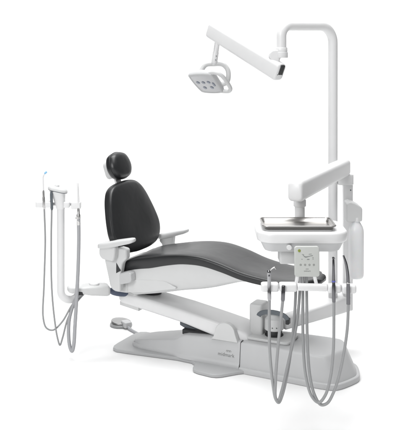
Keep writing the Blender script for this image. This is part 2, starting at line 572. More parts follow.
# headrest
hh = [(0.0, 0.455), (0.06, 0.461), (0.100, 0.485), (0.122, 0.530), (0.112, 0.580), (0.078, 0.618), (0.0, 0.634)]
ho = hh + [(-v, s) for v, s in reversed(hh[1:-1])]
ho = smooth_poly(ho, 6)
HC = 0.012
ho = [(v * 0.87 + HC, 0.545 + (s - 0.545) * 0.95) for v, s in ho]
hl = [(0.80, -0.038, 0), (0.93, -0.034, 0), (0.985, -0.024, 0), (1.0, -0.012, 0), (0.995, 0.002, 0), (0.97, 0.013, 0), (0.92, 0.022, 0), (0.82, 0.030, 0), (0.65, 0.035, 0), (0.4, 0.037, 0), (0.15, 0.038, 0), (0.03, 0.038, 0)]
head = obj('headrest', pad(B(), ho, HC, 0.54, hl), M['vinyl'], chair, angle=70)
pip = [bpt(HC + (v - HC) * 0.998, 0.54 + (s - 0.54) * 0.998, -0.003) for v, s in ho]
obj('piping', tube(B(), pip + [pip[0]], 0.0026, 8, cap=False), M['vinyl_seam'], head)
bm = B()
pillow_box(bm, bpt(HC, 0.535, -0.060), EY, UP, NB, 0.062, 0.055, 0.024, 0.03, 0.010)
obj('headrest_bracket', bm, M['plastic'], head)
bm = B()
pillow_box(bm, bpt(HC, 0.44, -0.045), EY, UP, NB, 0.030, 0.085, 0.007, 0.008, 0.003)
obj('headrest_bar', bm, M['white'], chair)

# armrests: pad on a bracket, each side set where it stands
def armrest(v, du, dz, s):
    a = obj('armrest', B_arm(v, du, dz, s), M['plastic'], chair, angle=55)
    bm = B()
    if s > 0:
        prism(bm, [(-0.636, 0.606), (-0.640, 0.580), (-0.618, 0.562), (-0.612, 0.44), (-0.545, 0.44), (-0.540, 0.575), (-0.535, 0.625)], EX, EZ, EY, v - 0.022, v + 0.022)
    else:
        prism(bm, [(-0.738 + du, 0.642 + dz), (-0.738 + du, 0.60 + dz), (-0.72 + du, 0.575 + dz), (-0.64 + du, 0.568 + dz), (-0.628 + du, 0.600 + dz), (-0.625 + du, 0.658 + dz)], EX, EZ, EY, v - 0.026, v + 0.026)
    obj('armrest_bracket', bm, M['plastic'], a, bevel=0.016, seg=5)
def B_arm(v, du, dz, s):
    bm = B()
    st = [(-0.748, 0.648, 0.014, 0.008), (-0.744, 0.649, 0.024, 0.014), (-0.725, 0.653, 0.032, 0.018), (-0.68, 0.661, 0.034, 0.020), (-0.62, 0.676, 0.034, 0.0185), (-0.565, 0.690, 0.033, 0.016), (-0.535, 0.697, 0.031, 0.015), (-0.518, 0.701, 0.026, 0.0125), (-0.508, 0.703, 0.016, 0.008)]
    kk = 0.86 if s > 0 else 1.0
    st = [(-0.748 + (u + 0.748) * kk, z, hw, hz) for u, z, hw, hz in st]
    rings = [frame((u + du, v, z + dz), EY, EZ, rrect(hw, hz, hz * 0.8, 4)) for u, z, hw, hz in st]
    return loft(bm, rings)
armrest(-0.275, 0.0, 0.0, -1)
armrest(0.275, 0.100, -0.040, 1)

# hip brackets joining the backrest, the armrests and the seat shell
for s in (-1, 1):
    if s < 0:
        br = [(-0.731, 0.616), (-0.724, 0.552), (-0.688, 0.415), (-0.672, 0.390), (-0.618, 0.382), (-0.616, 0.487), (-0.604, 0.555), (-0.573, 0.585), (-0.575, 0.640), (-0.640, 0.650)]
    else:
        br = [(-0.688, 0.50), (-0.688, 0.415), (-0.672, 0.390), (-0.560, 0.382), (-0.545, 0.43), (-0.545, 0.50)]
    obj('hip_bracket', prism(B(), br, EX, EZ, EY, s * 0.205, s * 0.258), M['plastic'], chair, bevel=0.014, seg=5)
tri = [(-0.641, 0.556), (-0.611, 0.512), (-0.642, 0.494)]
obj('hole_shade_insert', prism(B(), tri, EX, EZ, EY, -0.2565, -0.2592), M['dark'], chair)  # flat dark insert in place of a hole, its shade put into the colour
bm = B()
prism(bm, [(-0.632, 0.492), (-0.632, 0.436), (-0.618, 0.428), (-0.560, 0.444), (-0.543, 0.456), (-0.546, 0.502), (-0.575, 0.508)], EX, EZ, EY, -0.255, -0.20)
obj('side_latch', bm, M['cover'], chair, bevel=0.012, seg=4)
bm = B()
pillow_box(bm, (-0.655, 0, 0.444), EX, EY, EZ, 0.055, 0.19, 0.081, 0.02, 0.012)
obj('back_hinge', bm, M['plastic'], chair)

# lettering and emblem on the near side of the rear cover
def text_bm(s, size, origin, ax, ay, depth=0.0006, spacing=1.0):
    c = bpy.data.curves.new('lettering', 'FONT')
    c.body = s
    c.size = size
    c.extrude = depth / 2
    c.space_character = spacing
    c.align_x = 'CENTER'
    c.align_y = 'CENTER'
    o = bpy.data.objects.new('lettering', c)
    COL.objects.link(o)
    dg = bpy.context.evaluated_depsgraph_get()
    me = bpy.data.meshes.new_from_object(o.evaluated_get(dg))
    bm = bmesh.new()
    bm.from_mesh(me)
    bpy.data.objects.remove(o)
    bpy.data.meshes.remove(me)
    ax, ay = Vector(ax).normalized(), Vector(ay).normalized()
    nz = ax.cross(ay)
    for v in bm.verts:
        v.co = Vector(origin) + ax * v.co.x + ay * v.co.y + nz * v.co.z
    return bm
slope_v = Vector((0, 0.012, 0.094)).normalized()
obj('lettering', text_bm('midmark', 0.0275, (0.014, -0.1509, 0.083), (1, -0.0202, 0), slope_v, spacing=1.05), M['faint_ink'], chair, smooth=False)
bm = B()
for k in range(3):
    c = Vector((0.019 + 0.010 * k, -0.1484 - 0.0002 * k, 0.104))
    pts = [c + EX * (0.0046 * math.cos(a)) + slope_v * (0.0055 * math.sin(a)) for a in [PI * (1.25 - 1.5 * j / 10) for j in range(11)]]
    tube(bm, pts, 0.0009, 6)
obj('emblem', bm, M['faint_ink'], chair)

# ------------------------------------------------------------------ foot pedal on the floor
pedal = thing('foot_pedal', 'round silver foot pedal on the floor behind the chair base', 'foot pedal', (-0.516, 5.75, 0), R(-20))
obj('pedal_base', turned(B(), (0, 0, 0.001), (0, 0, 0.022), [(0, 0.070), (0.3, 0.073), (0.7, 0.071), (1, 0.060)], 40), M['hose'], pedal)
obj('pedal_disc', turned(B(), (0, 0, 0.020), (0.002, 0, 0.036), [(0, 0.060), (0.3, 0.066), (0.7, 0.064), (0.95, 0.052), (1, 0.03)], 40), M['pedal'], pedal)
bm = B()
pillow_box(bm, (0.055, -0.035, 0.026), Vector((0.75, -0.65, 0)), Vector((0.65, 0.75, 0)), EZ, 0.036, 0.026, 0.018, 0.012, 0.006)
obj('cable_boot', bm, M['cover'], pedal)
cbl = spline([(0.075, -0.055, 0.018), (0.10, -0.078, 0.010), (0.15, -0.115, 0.009), (0.215, -0.165, 0.010)], 8)
obj('cable', tube(B(), cbl, 0.009, 10), M['pale_hose'], pedal)

# ------------------------------------------------------------------ operating light on its post
light = thing('operating_light', 'white dental operating light on a tall bent post above the chair', 'dental light', (0.800, 5.30, 0.24))
LO = Vector((0.800, 5.30, 0.24))
def L(p):
    return Vector(p) - LO
post = fillet([(0.800, 5.30, 0.24), (0.800, 5.30, 1.944), (0.470, 5.08, 1.940), (0.470, 5.08, 1.78)], [0.10, 0.062], 14)
obj('post', tube(B(), [L(p) for p in post], 0.0285, 28), M['white'], light)
obj('collar', turned(B(), L((0.470, 5.08, 1.755)), L((0.470, 5.08, 1.815)), [(0, 0.036), (0.05, 0.0375), (0.52, 0.0375), (0.55, 0.034), (0.6, 0.034), (0.63, 0.0345), (0.95, 0.0345), (1, 0.032)], 32), M['white'], light)
# knuckle from the collar to the arm
kn = [(0.436, 1.800), (0.414, 1.796), (0.398, 1.782), (0.394, 1.764), (0.405, 1.748), (0.440, 1.722), (0.456, 1.722), (0.460, 1.752), (0.474, 1.756), (0.474, 1.800)]
obj('knuckle', prism(B(), [(x - LO.x, z - LO.z) for x, z in kn], EX, EZ, EY, 5.052 - LO.y, 5.096 - LO.y), M['white'], light, bevel=0.010, seg=4)
A0, A1 = L((0.456, 5.04, 1.672)), L((0.070, 5.46, 1.925))
D = (A1 - A0).normalized()
S = D.cross(EZ).normalized()
Nn = S.cross(D)
ln = (A1 - A0).length
def sarm(t, k, hx=0.036, hz=0.052):
    c = A0 + D * (ln * t)
    return frame(c, S, Nn, rrect(hx * k, hz * k * (1 - 0.06 * t), 0.020 * k, 6))
st = [(-0.012, 0.72), (-0.008, 0.86), (0.0, 0.95), (0.012, 1), (0.985, 1), (0.998, 0.95), (1.008, 0.84), (1.012, 0.68)]
sp = obj('spring_arm', loft(B(), [sarm(t, k) for t, k in st]), M['white'], light, angle=55)
bm = B()
pillow_box(bm, A0 - D * 0.0045 + Nn * 0.018, S, Nn, D, 0.016, 0.030, 0.009, 0.006, 0.003)
obj('joint_slot', bm, M['dark'], sp)
for q in (-1, 1):
    obj('screw', turned(B(), A0 - D * 0.004 + Nn * -0.012 + S * (0.019 * q), A0 - D * 0.0085 + Nn * -0.012 + S * (0.019 * q), can(0.0035), 12), M['slate'], sp)
# hanging stem
P1 = L((0.108, 5.44, 1.855))
P2 = L((0.086, 5.462, 1.705))
stem = obj('stem', turned(B(), P1, P2, [(0, 0.016), (0.45, 0.0165), (0.47, 0.0185), (0.9, 0.0185), (0.93, 0.014), (1, 0.012)], 24), M['white'], light)
for t in (0.62, 0.78):
    c = P1.lerp(P2, t) + Vector((0.006, -0.0175, 0))
    obj('screw', turned(B(), c, c + Vector((0, -0.004, 0)), can(0.003), 10), M['slate'], stem)
# lamp head: a = across the face, b = down the face, nf = out of the face
a_ = Vector((0.78, -0.625, 0.03)).normalized()
b_ = Vector((0.47, 0.56, -0.68))
b_ = (b_ - a_ * b_.dot(a_)).normalized()
nf = b_.cross(a_).normalized()
if nf.y > 0:
    nf = -nf
LC = L((0.038, 5.42, 1.598))
def lp(x, y, n):
    return LC + a_ * x + b_ * y + nf * n
sk = smooth_poly([(-0.080, -0.082), (0.0, -0.090), (0.078, -0.086), (0.092, -0.070), (0.090, 0.0), (0.086, 0.070), (0.070, 0.088), (0.0, 0.092), (-0.066, 0.084), (-0.084, 0.064), (-0.095, 0.0), (-0.096, -0.066)], 5)
lv = [(0.50, -0.052), (0.74, -0.047), (0.90, -0.034), (0.98, -0.020), (1.0, -0.010), (1.0, 0.002), (0.975, 0.009), (0.93, 0.012), (0.88, 0.012), (0.86, 0.0085)]
headl = obj('lamp_head', loft(B(), [[lp(x * k, y * k, n) for x, y in sk] for k, n in lv]), M['cover'], light, angle=50)
face = obj('lamp_face', loft(B(), [[lp(x * k, y * k, n) for x, y in sk] for k, n in ((0.862, 0.003), (0.860, 0.0088), (0.84, 0.0095))]), M['face'], headl)
for x, y in ((-0.052, -0.012), (-0.010, -0.012), (0.032, -0.014), (-0.026, 0.036), (0.030, 0.034)):
    bm = B()
    rg = []
    for k, n in ((1, 0.008), (1, 0.011), (0.8, 0.0118), (0.4, 0.0122)):
        rg.append([lp(x + 0.0135 * k * math.cos(t), y + 0.0125 * k * math.sin(t), n) for t in [2 * PI * j / 20 for j in range(20)]])
    loft(bm, rg)
    obj('led_lens', bm, M['lens'], headl)
bm = B()
pillow_box(bm, lp(0.062, 0.004, 0.010), a_, b_, nf, 0.008, 0.016, 0.003, 0.006, 0.001)
obj('sensor_window', bm, M['lens'], headl)
# side grip and rear grip loops
grip = [lp(0.070, -0.078, -0.008), lp(0.110, -0.080, -0.010), lp(0.142, -0.055, -0.011), lp(0.150, 0.010, -0.011), lp(0.142, 0.070, -0.010), lp(0.118, 0.090, -0.009), lp(0.066, 0.086, -0.007)]
obj('side_grip', tube(B(), spline(grip, 8), 0.0125, 14), M['plastic'], headl)
yk = [(0.005, 5.44, 1.632), (0.008, 5.47, 1.668), (0.035, 5.475, 1.706), (0.085, 5.47, 1.713), (0.140, 5.46, 1.710), (0.170, 5.45, 1.680), (0.176, 5.44, 1.640), (0.165, 5.43, 1.600), (0.130, 5.42, 1.585)]
obj('yoke', tube(B(), spline([L(p) for p in yk], 8), 0.0150, 14), M['plastic'], headl)

# ------------------------------------------------------------------ delivery unit
unit = thing('delivery_unit', 'white dental delivery unit with control panel and instrument holder on a swing arm', 'delivery unit', (0.885, 5.30, 0))
UO = Vector((0.885, 5.30, 0))
def D_(p):
    return Vector(p) - UO
ct, st_ = math.cos(TH), math.sin(TH)
def loc(u, v, z):     # chair axes to the unit's own axes
    return D_((OX + u * ct + v * st_, OY - u * st_ + v * ct, z))
CU, CV = Vector((ct, -st_, 0)), Vector((st_, ct, 0))
# pivot on the chair base
bm = B()
pillow_box(bm, loc(0.145, 0.02, 0.262), CU, CV, EZ, 0.040, 0.055, 0.092, 0.016, 0.012)
obj('pivot_block', bm, M['plastic'], unit)
bm = B()
pillow_box(bm, loc(0.235, -0.012, 0.1765), CU, CV, EZ, 0.135, 0.088, 0.008, 0.03, 0.005)
obj('pivot_plate', bm, M['plastic'], unit)
obj('pivot_foot', turned(B(), loc(0.245, 0.0, 0.160), loc(0.245, 0.0, 0.215), [(0, 0.052), (0.1, 0.054), (0.55, 0.052), (0.6, 0.046), (0.95, 0.046), (1, 0.045)], 36), M['dark'], unit)
pc = obj('pivot_cap', turned(B(), loc(0.245, 0.0, 0.216), loc(0.245, 0.0, 0.312), [(0, 0.050), (0.04, 0.054), (0.62, 0.053), (0.68, 0.050), (0.70, 0.047), (0.9, 0.040), (0.97, 0.033), (1, 0.02)], 40), M['plastic'], unit)
for an in (-120, -105, -80, -66):
    d = Vector((math.cos(R(an)), math.sin(R(an)), 0))
    c = loc(0.245, 0, 0.238) + d * 0.053
    obj('screw', turned(B(), c, c + d * 0.003, can(0.0035), 10), M['ink'], pc)
# dark brake strap arched over the cap
band = []
for k in range(13):
    a = PI - PI * k / 12
    band.append(loc(0.262 + 0.086 * math.cos(a), -0.062 + 0.005 * math.sin(a), 0.300 + 0.030 * math.sin(a)))
rings = []
for i, p in enumerate(band):
    t = (band[min(i + 1, 12)] - band[max(i - 1, 0)]).normalized()
    n2 = t.cross(CV).normalized()
    rings.append(frame(p, n2, CV, rrect(0.013, 0.005, 0.004, 3)))
obj('brake_strap', loft(B(), rings), M['slate'], unit, angle=50)
bm = B()
pillow_box(bm, loc(0.345, -0.045, 0.288), CU, CV, EZ, 0.010, 0.018, 0.016, 0.006, 0.004)
obj('strap_lug', bm, M['dark'], unit)
# mount arm to the two uprights
g0 = loc(0.26, 0.06, 0.235)
g1 = D_((0.845, 5.30, 0.272))
d = (g1 - g0)
sx = d.normalized().cross(EZ).normalized()
rings = []
for t, hz, hw, k in ((0.0, 0.030, 0.040, 0.8), (0.03, 0.032, 0.044, 1), (0.5, 0.040, 0.046, 1), (0.97, 0.046, 0.048, 1), (1.10, 0.046, 0.048, 1), (1.13, 0.042, 0.044, 1)):
    rings.append(frame(g0 + d * t, sx, EZ, rrect(hw * k, hz * k, 0.014, 5)))
obj('mount_arm', loft(B(), rings), M['white'], unit, angle=50)
# upright that carries the swing arm
bm = B()
pillow_box(bm, D_((0.892, 5.32, 0.622)), EX, EY, EZ, 0.029, 0.033, 0.390, 0.014, 0.006)
colm = obj('upright', bm, M['white'], unit)
bm = B()
pillow_box(bm, D_((0.876, 5.315, 1.020)), EX, EY, EZ, 0.048, 0.036, 0.032, 0.016, 0.008)
obj('shoulder', bm, M['white'], unit)
obj('screw', turned(B(), D_((0.905, 5.2875, 0.958)), D_((0.905, 5.2838, 0.958)), can(0.004), 10), M['slate'], colm)
# bottle bracket
bk = [(-0.028, 0.900), (-0.008, 0.912), (0.022, 0.902), (0.058, 0.882), (0.066, 0.868), (0.064, 0.796), (-0.026, 0.792)]
obj('bottle_bracket', prism(B(), bk, EX, EZ, EY, -0.155, -0.040), M['plastic'], unit, bevel=0.010, seg=4)
# swing arm
W0, W1 = D_((0.476, 4.36, 1.102)), D_((0.868, 5.30, 1.094))
dW = (W1 - W0).normalized()
sW = dW.cross(EZ).normalized()
nW = sW.cross(dW)
lW = (W1 - W0).length
rings = []
for t, k in ((-0.022, 0.72), (-0.018, 0.86), (-0.008, 0.95), (0.008, 1), (0.985, 1), (1.0, 0.95), (1.010, 0.86), (1.014, 0.72)):
    rings.append(frame(W0 + dW * (lW * t), sW, nW, rrect(0.040 * k, (0.053 - 0.004 * t) * k, 0.022 * k, 6)))
obj('swing_arm', loft(B(), rings), M['white'], unit, angle=55)
# drop tube
obj('drop_tube', turned(B(), D_((0.508, 4.482, 0.90)), D_((0.508, 4.482, 1.075)), [(0, 0.0255), (0.58, 0.0255), (0.60, 0.031), (0.615, 0.032), (0.77, 0.032), (0.785, 0.031), (0.80, 0.0265), (1, 0.0265)], 32), M['white'], unit)
# head
HX, HY = 0.493, 4.345
def head_ring(z, ix, r=0.085, dy=0.0):
    return [D_((HX + x, HY + y + dy, z)) for x, y in rrect(0.220 - ix, 0.170 - ix, max(r - ix, 0.02), 8)]
rings = [head_ring(0.930, 0.04), head_ring(0.932, 0.012), head_ring(0.928, 0.004), head_ring(0.920, 0.0), head_ring(0.895, 0.001), head_ring(0.884, 0.004), head_ring(0.880, 0.010), head_ring(0.879, 0.030)]
headd = obj('tray_head', loft(B(), rings[::-1]), M['white'], unit, angle=50)
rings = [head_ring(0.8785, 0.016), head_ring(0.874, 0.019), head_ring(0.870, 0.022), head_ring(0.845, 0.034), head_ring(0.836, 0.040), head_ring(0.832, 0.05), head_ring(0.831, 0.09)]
obj('underside_bowl', loft(B(), rings[::-1]), M['cover'], headd, angle=50)  # greyer than the rim: shade of the underside put into the colour
obj('mat_recess', loft(B(), [[D_((0.478 + x, HY - 0.015 + y, z)) for x, y in rrect(0.165, 0.095, 0.02, 5)] for z in (0.929, 0.9345)]), M['plastic'], headd)
# small pipe boss and outlet block under the head
obj('handle_knob', turned(B(), D_((0.424, 4.205, 0.862)), D_((0.424, 4.172, 0.862)), can(0.0125, 0.3), 20), M['white'], headd)
bm = B()
pillow_box(bm, D_((0.427, 4.33, 0.805)), EX, EY, EZ, 0.040, 0.06, 0.045, 0.012, 0.008)
obj('outlet_block', bm, M['plastic'], headd)
bm = B()
for q in range(3):
    pillow_box(bm, D_((0.592 + 0.008 * q, 4.2065, 0.861)), EX, EY, EZ, 0.0025, 0.004, 0.004, 0.001, 0.0008, 2)
obj('marking', bm, M['cover'], headd)
# control panel
pt = R(6)
PX, PZd = EX, Vector((0, math.sin(pt), math.cos(pt)))     # leans back a little
PN = Vector((0, -math.cos(pt), math.sin(pt)))
PC = D_((0.501, 4.128, 0.809))
bm = B()
pillow_box(bm, PC, PX, PZd, PN, 0.0585, 0.0700, 0.011, 0.012, 0.004)
pan = obj('control_panel', bm, M['panel'], unit)
def pp(x, y, n=0.0112):
    return PC + PX * x + PZd * y + PN * n
obj('power_key', turned(B(), pp(-0.036, 0.050, 0.0105), pp(-0.036, 0.050, 0.0130), can(0.0068, 0.2), 20), M['green'], pan)
key = spline([(-0.019, 0.029, 0), (-0.008, 0.022, 0), (0.004, 0.023, 0), (0.016, 0.026, 0), (0.027, 0.028, 0)], 5)
bm = B()
tube(bm, [pp(p.x, p.y) for p in key], 0.0011, 6)
tube(bm, [pp(-0.012, 0.0215), pp(-0.006, 0.020), pp(0.002, 0.0215)], 0.0010, 6)
tube(bm, [pp(-0.024, 0.034), pp(-0.014, 0.032)], 0.0008, 6)
tube(bm, [pp(0.008, 0.034), pp(0.022, 0.035)], 0.0008, 6)
tube(bm, [pp(0.000, 0.010), pp(0.011, 0.0105)], 0.0014, 6)
for x, y in ((-0.024, 0.011), (0.028, 0.012), (0.028, 0.019)):
    tube(bm, [pp(x - 0.003, y), pp(x + 0.003, y)], 0.0008, 6)
obj('chair_symbol', bm, M['ink'], pan)
for k in range(4):
    x = -0.030 + 0.0205 * k
    bm = B()
    pts = [pp(x + 0.004 * math.cos(t), -0.015 + 0.004 * math.sin(t)) for t in [2 * PI * j / 12 for j in range(13)]]
    tube(bm, pts, 0.0008, 6, cap=False)
    tube(bm, [pp(x - 0.002, -0.015), pp(x + 0.002, -0.015)], 0.0008, 6)
    obj('memory_key', bm, M['faint_ink'], pan)
bm = text_bm('midmark', 0.0085, pp(0, -0.0435, 0.0113), PX, PZd, spacing=1.05)
obj('lettering', bm, M['faint_ink'], pan, smooth=False)
bm = B()
for k in range(3):
    c = pp(-0.0045 + 0.0045 * k, -0.0350)
    tube(bm, [c + PX * (0.0021 * math.cos(a)) + PZd * (0.0026 * math.sin(a)) for a in [PI * (1.2 - 1.4 * j / 6) for j in range(7)]], 0.0005, 5)
obj('emblem', bm, M['faint_ink'], pan)
# splayed struts from panel to holder
for s in (-1, 1):
    bm = B()
    x0, x1 = 0.496 + s * 0.040, 0.496 + s * 0.052
    z0, z1 = 0.757, 0.695
    rings = []
    for t in (0, 0.25, 0.5, 0.75, 1.0):
        rings.append([D_((x0 + (x1 - x0) * t * t + qx, 4.125 - 0.02 * t + qy, z0 + (z1 - z0) * t)) for qx, qy in rrect(0.0085, 0.008, 0.004, 3)])
    loft(bm, rings)
    obj('strut', bm, M['white'], unit)
# holder bar with its clips
HBZ, HBY = 0.696, 4.10
obj('holder_bar', turned(B(), D_((0.452, HBY, HBZ + 0.001)), D_((0.592, HBY, HBZ - 0.003)), can(0.0175, 0.04), 28), M['white'], unit)
for x0, x1 in ((0.285, 0.365), (0.369, 0.450), (0.594, 0.655), (0.659, 0.725)):
    bm = B()
    z = HBZ + (0.001 if x1 < 0.5 else -0.005 - (x0 - 0.59) * 0.03)
    loft(bm, [[D_((x, HBY + qy, z + qz)) for qy, qz in rrect(0.026 * k, 0.0205 * k, 0.015 * k, 5)] for x, k in ((x0, 0.80), (x0 + 0.004, 0.95), (x0 + 0.010, 1), (x1 - 0.010, 1), (x1 - 0.004, 0.95), (x1, 0.80))])
    obj('holder_clip', bm, M['white'], unit, angle=50)

# ------------------------------------------------------------------ instrument tray resting on the head
tray = thing('instrument_tray', 'shallow stainless steel instrument tray resting on the white unit head', 'tray', (0.478, 4.330, 0.935))
rings = []
for ix, z in ((0.03, 0.0005), (0.012, 0.0008), (0.009, 0.0030), (0.002, 0.0165), (-0.004, 0.0185), (-0.008, 0.0178), (-0.0085, 0.0165), (-0.005, 0.0168), (0.0, 0.0150), (0.0065, 0.0025), (0.012, 0.0018), (0.03, 0.0018)):
    rings.append([Vector((x, y, z)) for x, y in rrect(0.170 - ix, 0.105 - ix, max(0.022 - ix, 0.004), 6)])
dish = obj('tray_dish', loft(B(), rings), M['tray'], tray, angle=50)
rr = [(x, y, 0.0185) for x, y in rrect(0.176, 0.111, 0.028, 8)]
obj('rim', tube(B(), rr + [rr[0]], 0.0036, 10, cap=False), M['tray'], dish)

# ------------------------------------------------------------------ water bottle under its bracket
bot = thing('water_bottle', 'tall white water bottle hanging beside the upright', 'bottle', (0.918, 5.17, 0.459))
obj('bottle_body', turned(B(), (0, 0, 0), (0, 0, 0.345), [(0, 0.030), (0.015, 0.038), (0.05, 0.0435), (0.10, 0.0445), (0.75, 0.0445), (0.82, 0.0435), (0.88, 0.038), (0.93, 0.028), (0.96, 0.022), (1, 0.021)], 36), M['bottle'], bot)
obj('bottle_cap', turned(B(), (0, 0, 0.335), (0, 0, 0.362), can(0.026, 0.15), 28), M['white'], bot)

# ------------------------------------------------------------------ instruments hung in the holder, each with its hose
G = 'dental instruments hung in the delivery unit holder'
def hosed(name, label, cat, origin, pts, r, m, group=G):
    t = thing(name, label, cat, origin, 0, group)
    o = Vector(origin)
    obj('hose', tube(B(), [Vector(p) - o for p in spline(pts, 9)], r, 12), m, t)
    return t, o

HR = 0.0070
t, o = hosed('air_water_syringe', 'steel syringe with bent nozzle at the far left of the front holder', 'syringe', (0.320, 4.068, 0.72),
    [(0.321, 4.068, 0.655), (0.320, 4.068, 0.54), (0.323, 4.07, 0.40), (0.338, 4.08, 0.25), (0.352, 4.085, 0.178), (0.366, 4.09, 0.162), (0.384, 4.10, 0.195), (0.418, 4.13, 0.33), (0.446, 4.17, 0.52), (0.460, 4.21, 0.70), (0.464, 4.23, 0.835)], HR, M['hose'])
obj('syringe_body', turned(B(), Vector((0.321, 4.068, 0.645)) - o, Vector((0.3185, 4.064, 0.785)) - o, [(0, 0.0075), (0.05, 0.009), (0.3, 0.009), (0.33, 0.0075), (0.6, 0.0085), (0.9, 0.0095), (0.97, 0.009), (1, 0.006)], 20), M['mid_steel'], t)
obj('nozzle', tube(B(), [Vector(p) - o for p in spline([(0.319, 4.062, 0.778), (0.330, 4.060, 0.790), (0.343, 4.058, 0.797), (0.351, 4.057, 0.790)], 6)], 0.0032, 10), M['steel'], t)
obj('button', turned(B(), Vector((0.318, 4.056, 0.76)) - o, Vector((0.318, 4.050, 0.76)) - o, can(0.0045), 12), M['dark_steel'], t)

t, o = hosed('slim_handpiece', 'short grey handpiece seated low in the holder beside the bent nozzle syringe', 'handpiece', (0.384, 4.068, 0.70),
    [(0.383, 4.068, 0.645), (0.374, 4.068, 0.56), (0.362, 4.07, 0.44), (0.350, 4.075, 0.27), (0.352, 4.085, 0.182), (0.364, 4.09, 0.172), (0.380, 4.10, 0.21), (0.412, 4.12, 0.33), (0.456, 4.16, 0.50), (0.478, 4.20, 0.68), (0.482, 4.23, 0.835)], HR, M['hose'])
obj('handpiece_body', turned(B(), Vector((0.383, 4.068, 0.640)) - o, Vector((0.386, 4.066, 0.712)) - o, [(0, 0.0078), (0.1, 0.0095), (0.6, 0.0095), (0.65, 0.0085), (0.95, 0.0085), (1, 0.007)], 20), M['dark_steel'], t)

t, o = hosed('turbine_handpiece', 'dark slender handpiece with a blue ring standing in the front holder', 'handpiece', (0.618, 4.068, 0.70),
    [(0.619, 4.068, 0.64), (0.619, 4.07, 0.52), (0.617, 4.07, 0.42), (0.605, 4.075, 0.29), (0.580, 4.085, 0.195), (0.552, 4.095, 0.160), (0.522, 4.10, 0.185), (0.496, 4.12, 0.27), (0.486, 4.15, 0.44), (0.490, 4.19, 0.66), (0.494, 4.23, 0.835)], HR, M['hose'])
obj('handpiece_body', turned(B(), Vector((0.619, 4.068, 0.635)) - o, Vector((0.616, 4.064, 0.838)) - o, [(0, 0.0078), (0.08, 0.0088), (0.38, 0.0085), (0.40, 0.0075), (0.55, 0.0072), (0.8, 0.0058), (0.97, 0.0048), (1, 0.003)], 20), M['dark_steel'], t)
obj('ring', turned(B(), Vector((0.6175, 4.066, 0.728)) - o, Vector((0.6174, 4.066, 0.735)) - o, can(0.0088, 0.2), 20), M['violet'], t)
obj('handpiece_head', turned(B(), Vector((0.6195, 4.068, 0.836)) - o, Vector((0.6135, 4.058, 0.842)) - o, can(0.0055, 0.2), 14), M['dark_steel'], t)

t, o = hosed('scaler_handpiece', 'dark curved handpiece leaning at the far right of the front holder', 'handpiece', (0.686, 4.068, 0.70),
    [(0.686, 4.068, 0.635), (0.682, 4.07, 0.52), (0.669, 4.07, 0.42), (0.646, 4.075, 0.30), (0.620, 4.08, 0.215), (0.590, 4.09, 0.158), (0.562, 4.095, 0.150), (0.535, 4.105, 0.19), (0.514, 4.12, 0.28), (0.506, 4.15, 0.45), (0.508, 4.19, 0.66), (0.510, 4.23, 0.835)], HR, M['hose'])
hp = spline([(0.686, 4.068, 0.625), (0.685, 4.066, 0.70), (0.682, 4.064, 0.765), (0.674, 4.062, 0.815), (0.662, 4.062, 0.852)], 6)
obj('handpiece_body', tube(B(), [p - o for p in hp], [0.0092 - 0.0052 * (i / (len(hp) - 1)) ** 1.5 for i in range(len(hp))], 16), M['dark_steel'], t)
obj('ring', turned(B(), Vector((0.6845, 4.0655, 0.722)) - o, Vector((0.6842, 4.0655, 0.728)) - o, can(0.0096, 0.2), 20), M['steel'], t)

# ------------------------------------------------------------------ assistant unit on the chair's head end
AY = 5.15
k_ = AY / 880.0
def at(px, py, y=AY):      # metres from a sketch grid at the column's distance
    return Vector(((px - 200.0) * y / 880.0, y, 1.8 - (py - 50.0) * y / 880.0))
AO = Vector((-0.815, AY, 0.30))
asst = thing('assistant_unit', 'white curved column with small instrument holder at the head of the chair', 'assistant unit', AO)
def A_(p):
    return Vector(p) - AO
c = fillet([(-0.815, AY, 0.885), (-0.815, AY, 0.255), (-0.70, 5.20, 0.372)], [0.060], 12)
obj('column', tube(B(), [A_(p) for p in c], 0.0225, 28), M['white'], asst)
# flaring head of the column
rings = []
for z, hx, hy, dx in ((0.870, 0.0235, 0.0235, 0), (0.878, 0.026, 0.026, -0.001), (0.905, 0.030, 0.028, -0.004), (0.940, 0.036, 0.031, -0.010), (0.965, 0.043, 0.035, -0.016), (0.976, 0.047, 0.038, -0.018)):
    rings.append([A_((-0.815 + dx + x, AY + y, z)) for x, y in rrect(hx, hy, min(hx, hy) * 0.8, 6)])
obj('column_head', loft(B(), rings), M['white'], asst, angle=60)
rings = []
for z, k, tl in ((0.975, 0.93, 0), (0.978, 1.0, 0), (0.985, 1.0, 0), (0.992, 0.94, 0), (0.998, 0.80, 0), (1.002, 0.5, 0)):
    rings.append([A_((-0.832 + x * k, AY + y * k, z - (x * k) * 0.22)) for x, y in rrect(0.056, 0.042, 0.034, 7)])
cap = obj('head_cap', loft(B(), rings), M['plastic'], asst, angle=60)
obj('toggle', turned(B(), A_((-0.838, AY - 0.005, 0.998)), A_((-0.834, AY - 0.005, 1.014)), can(0.014, 0.4), 18), M['white'], cap)
obj('trim_ring', tube(B(), [A_((-0.832 + x, AY + y, 0.9755 - x * 0.22)) for x, y in rrect(0.0535, 0.0395, 0.033, 7) + [(0.0535, 0.0065)]], 0.0022, 8, cap=False), M['slate'], cap)
bm = B()
pillow_box(bm, A_((-0.822, AY - 0.008, 0.900)), EX, EY, EZ, 0.122, 0.010, 0.008, 0.006, 0.004)
obj('holder_bar', bm, M['cover'], asst)
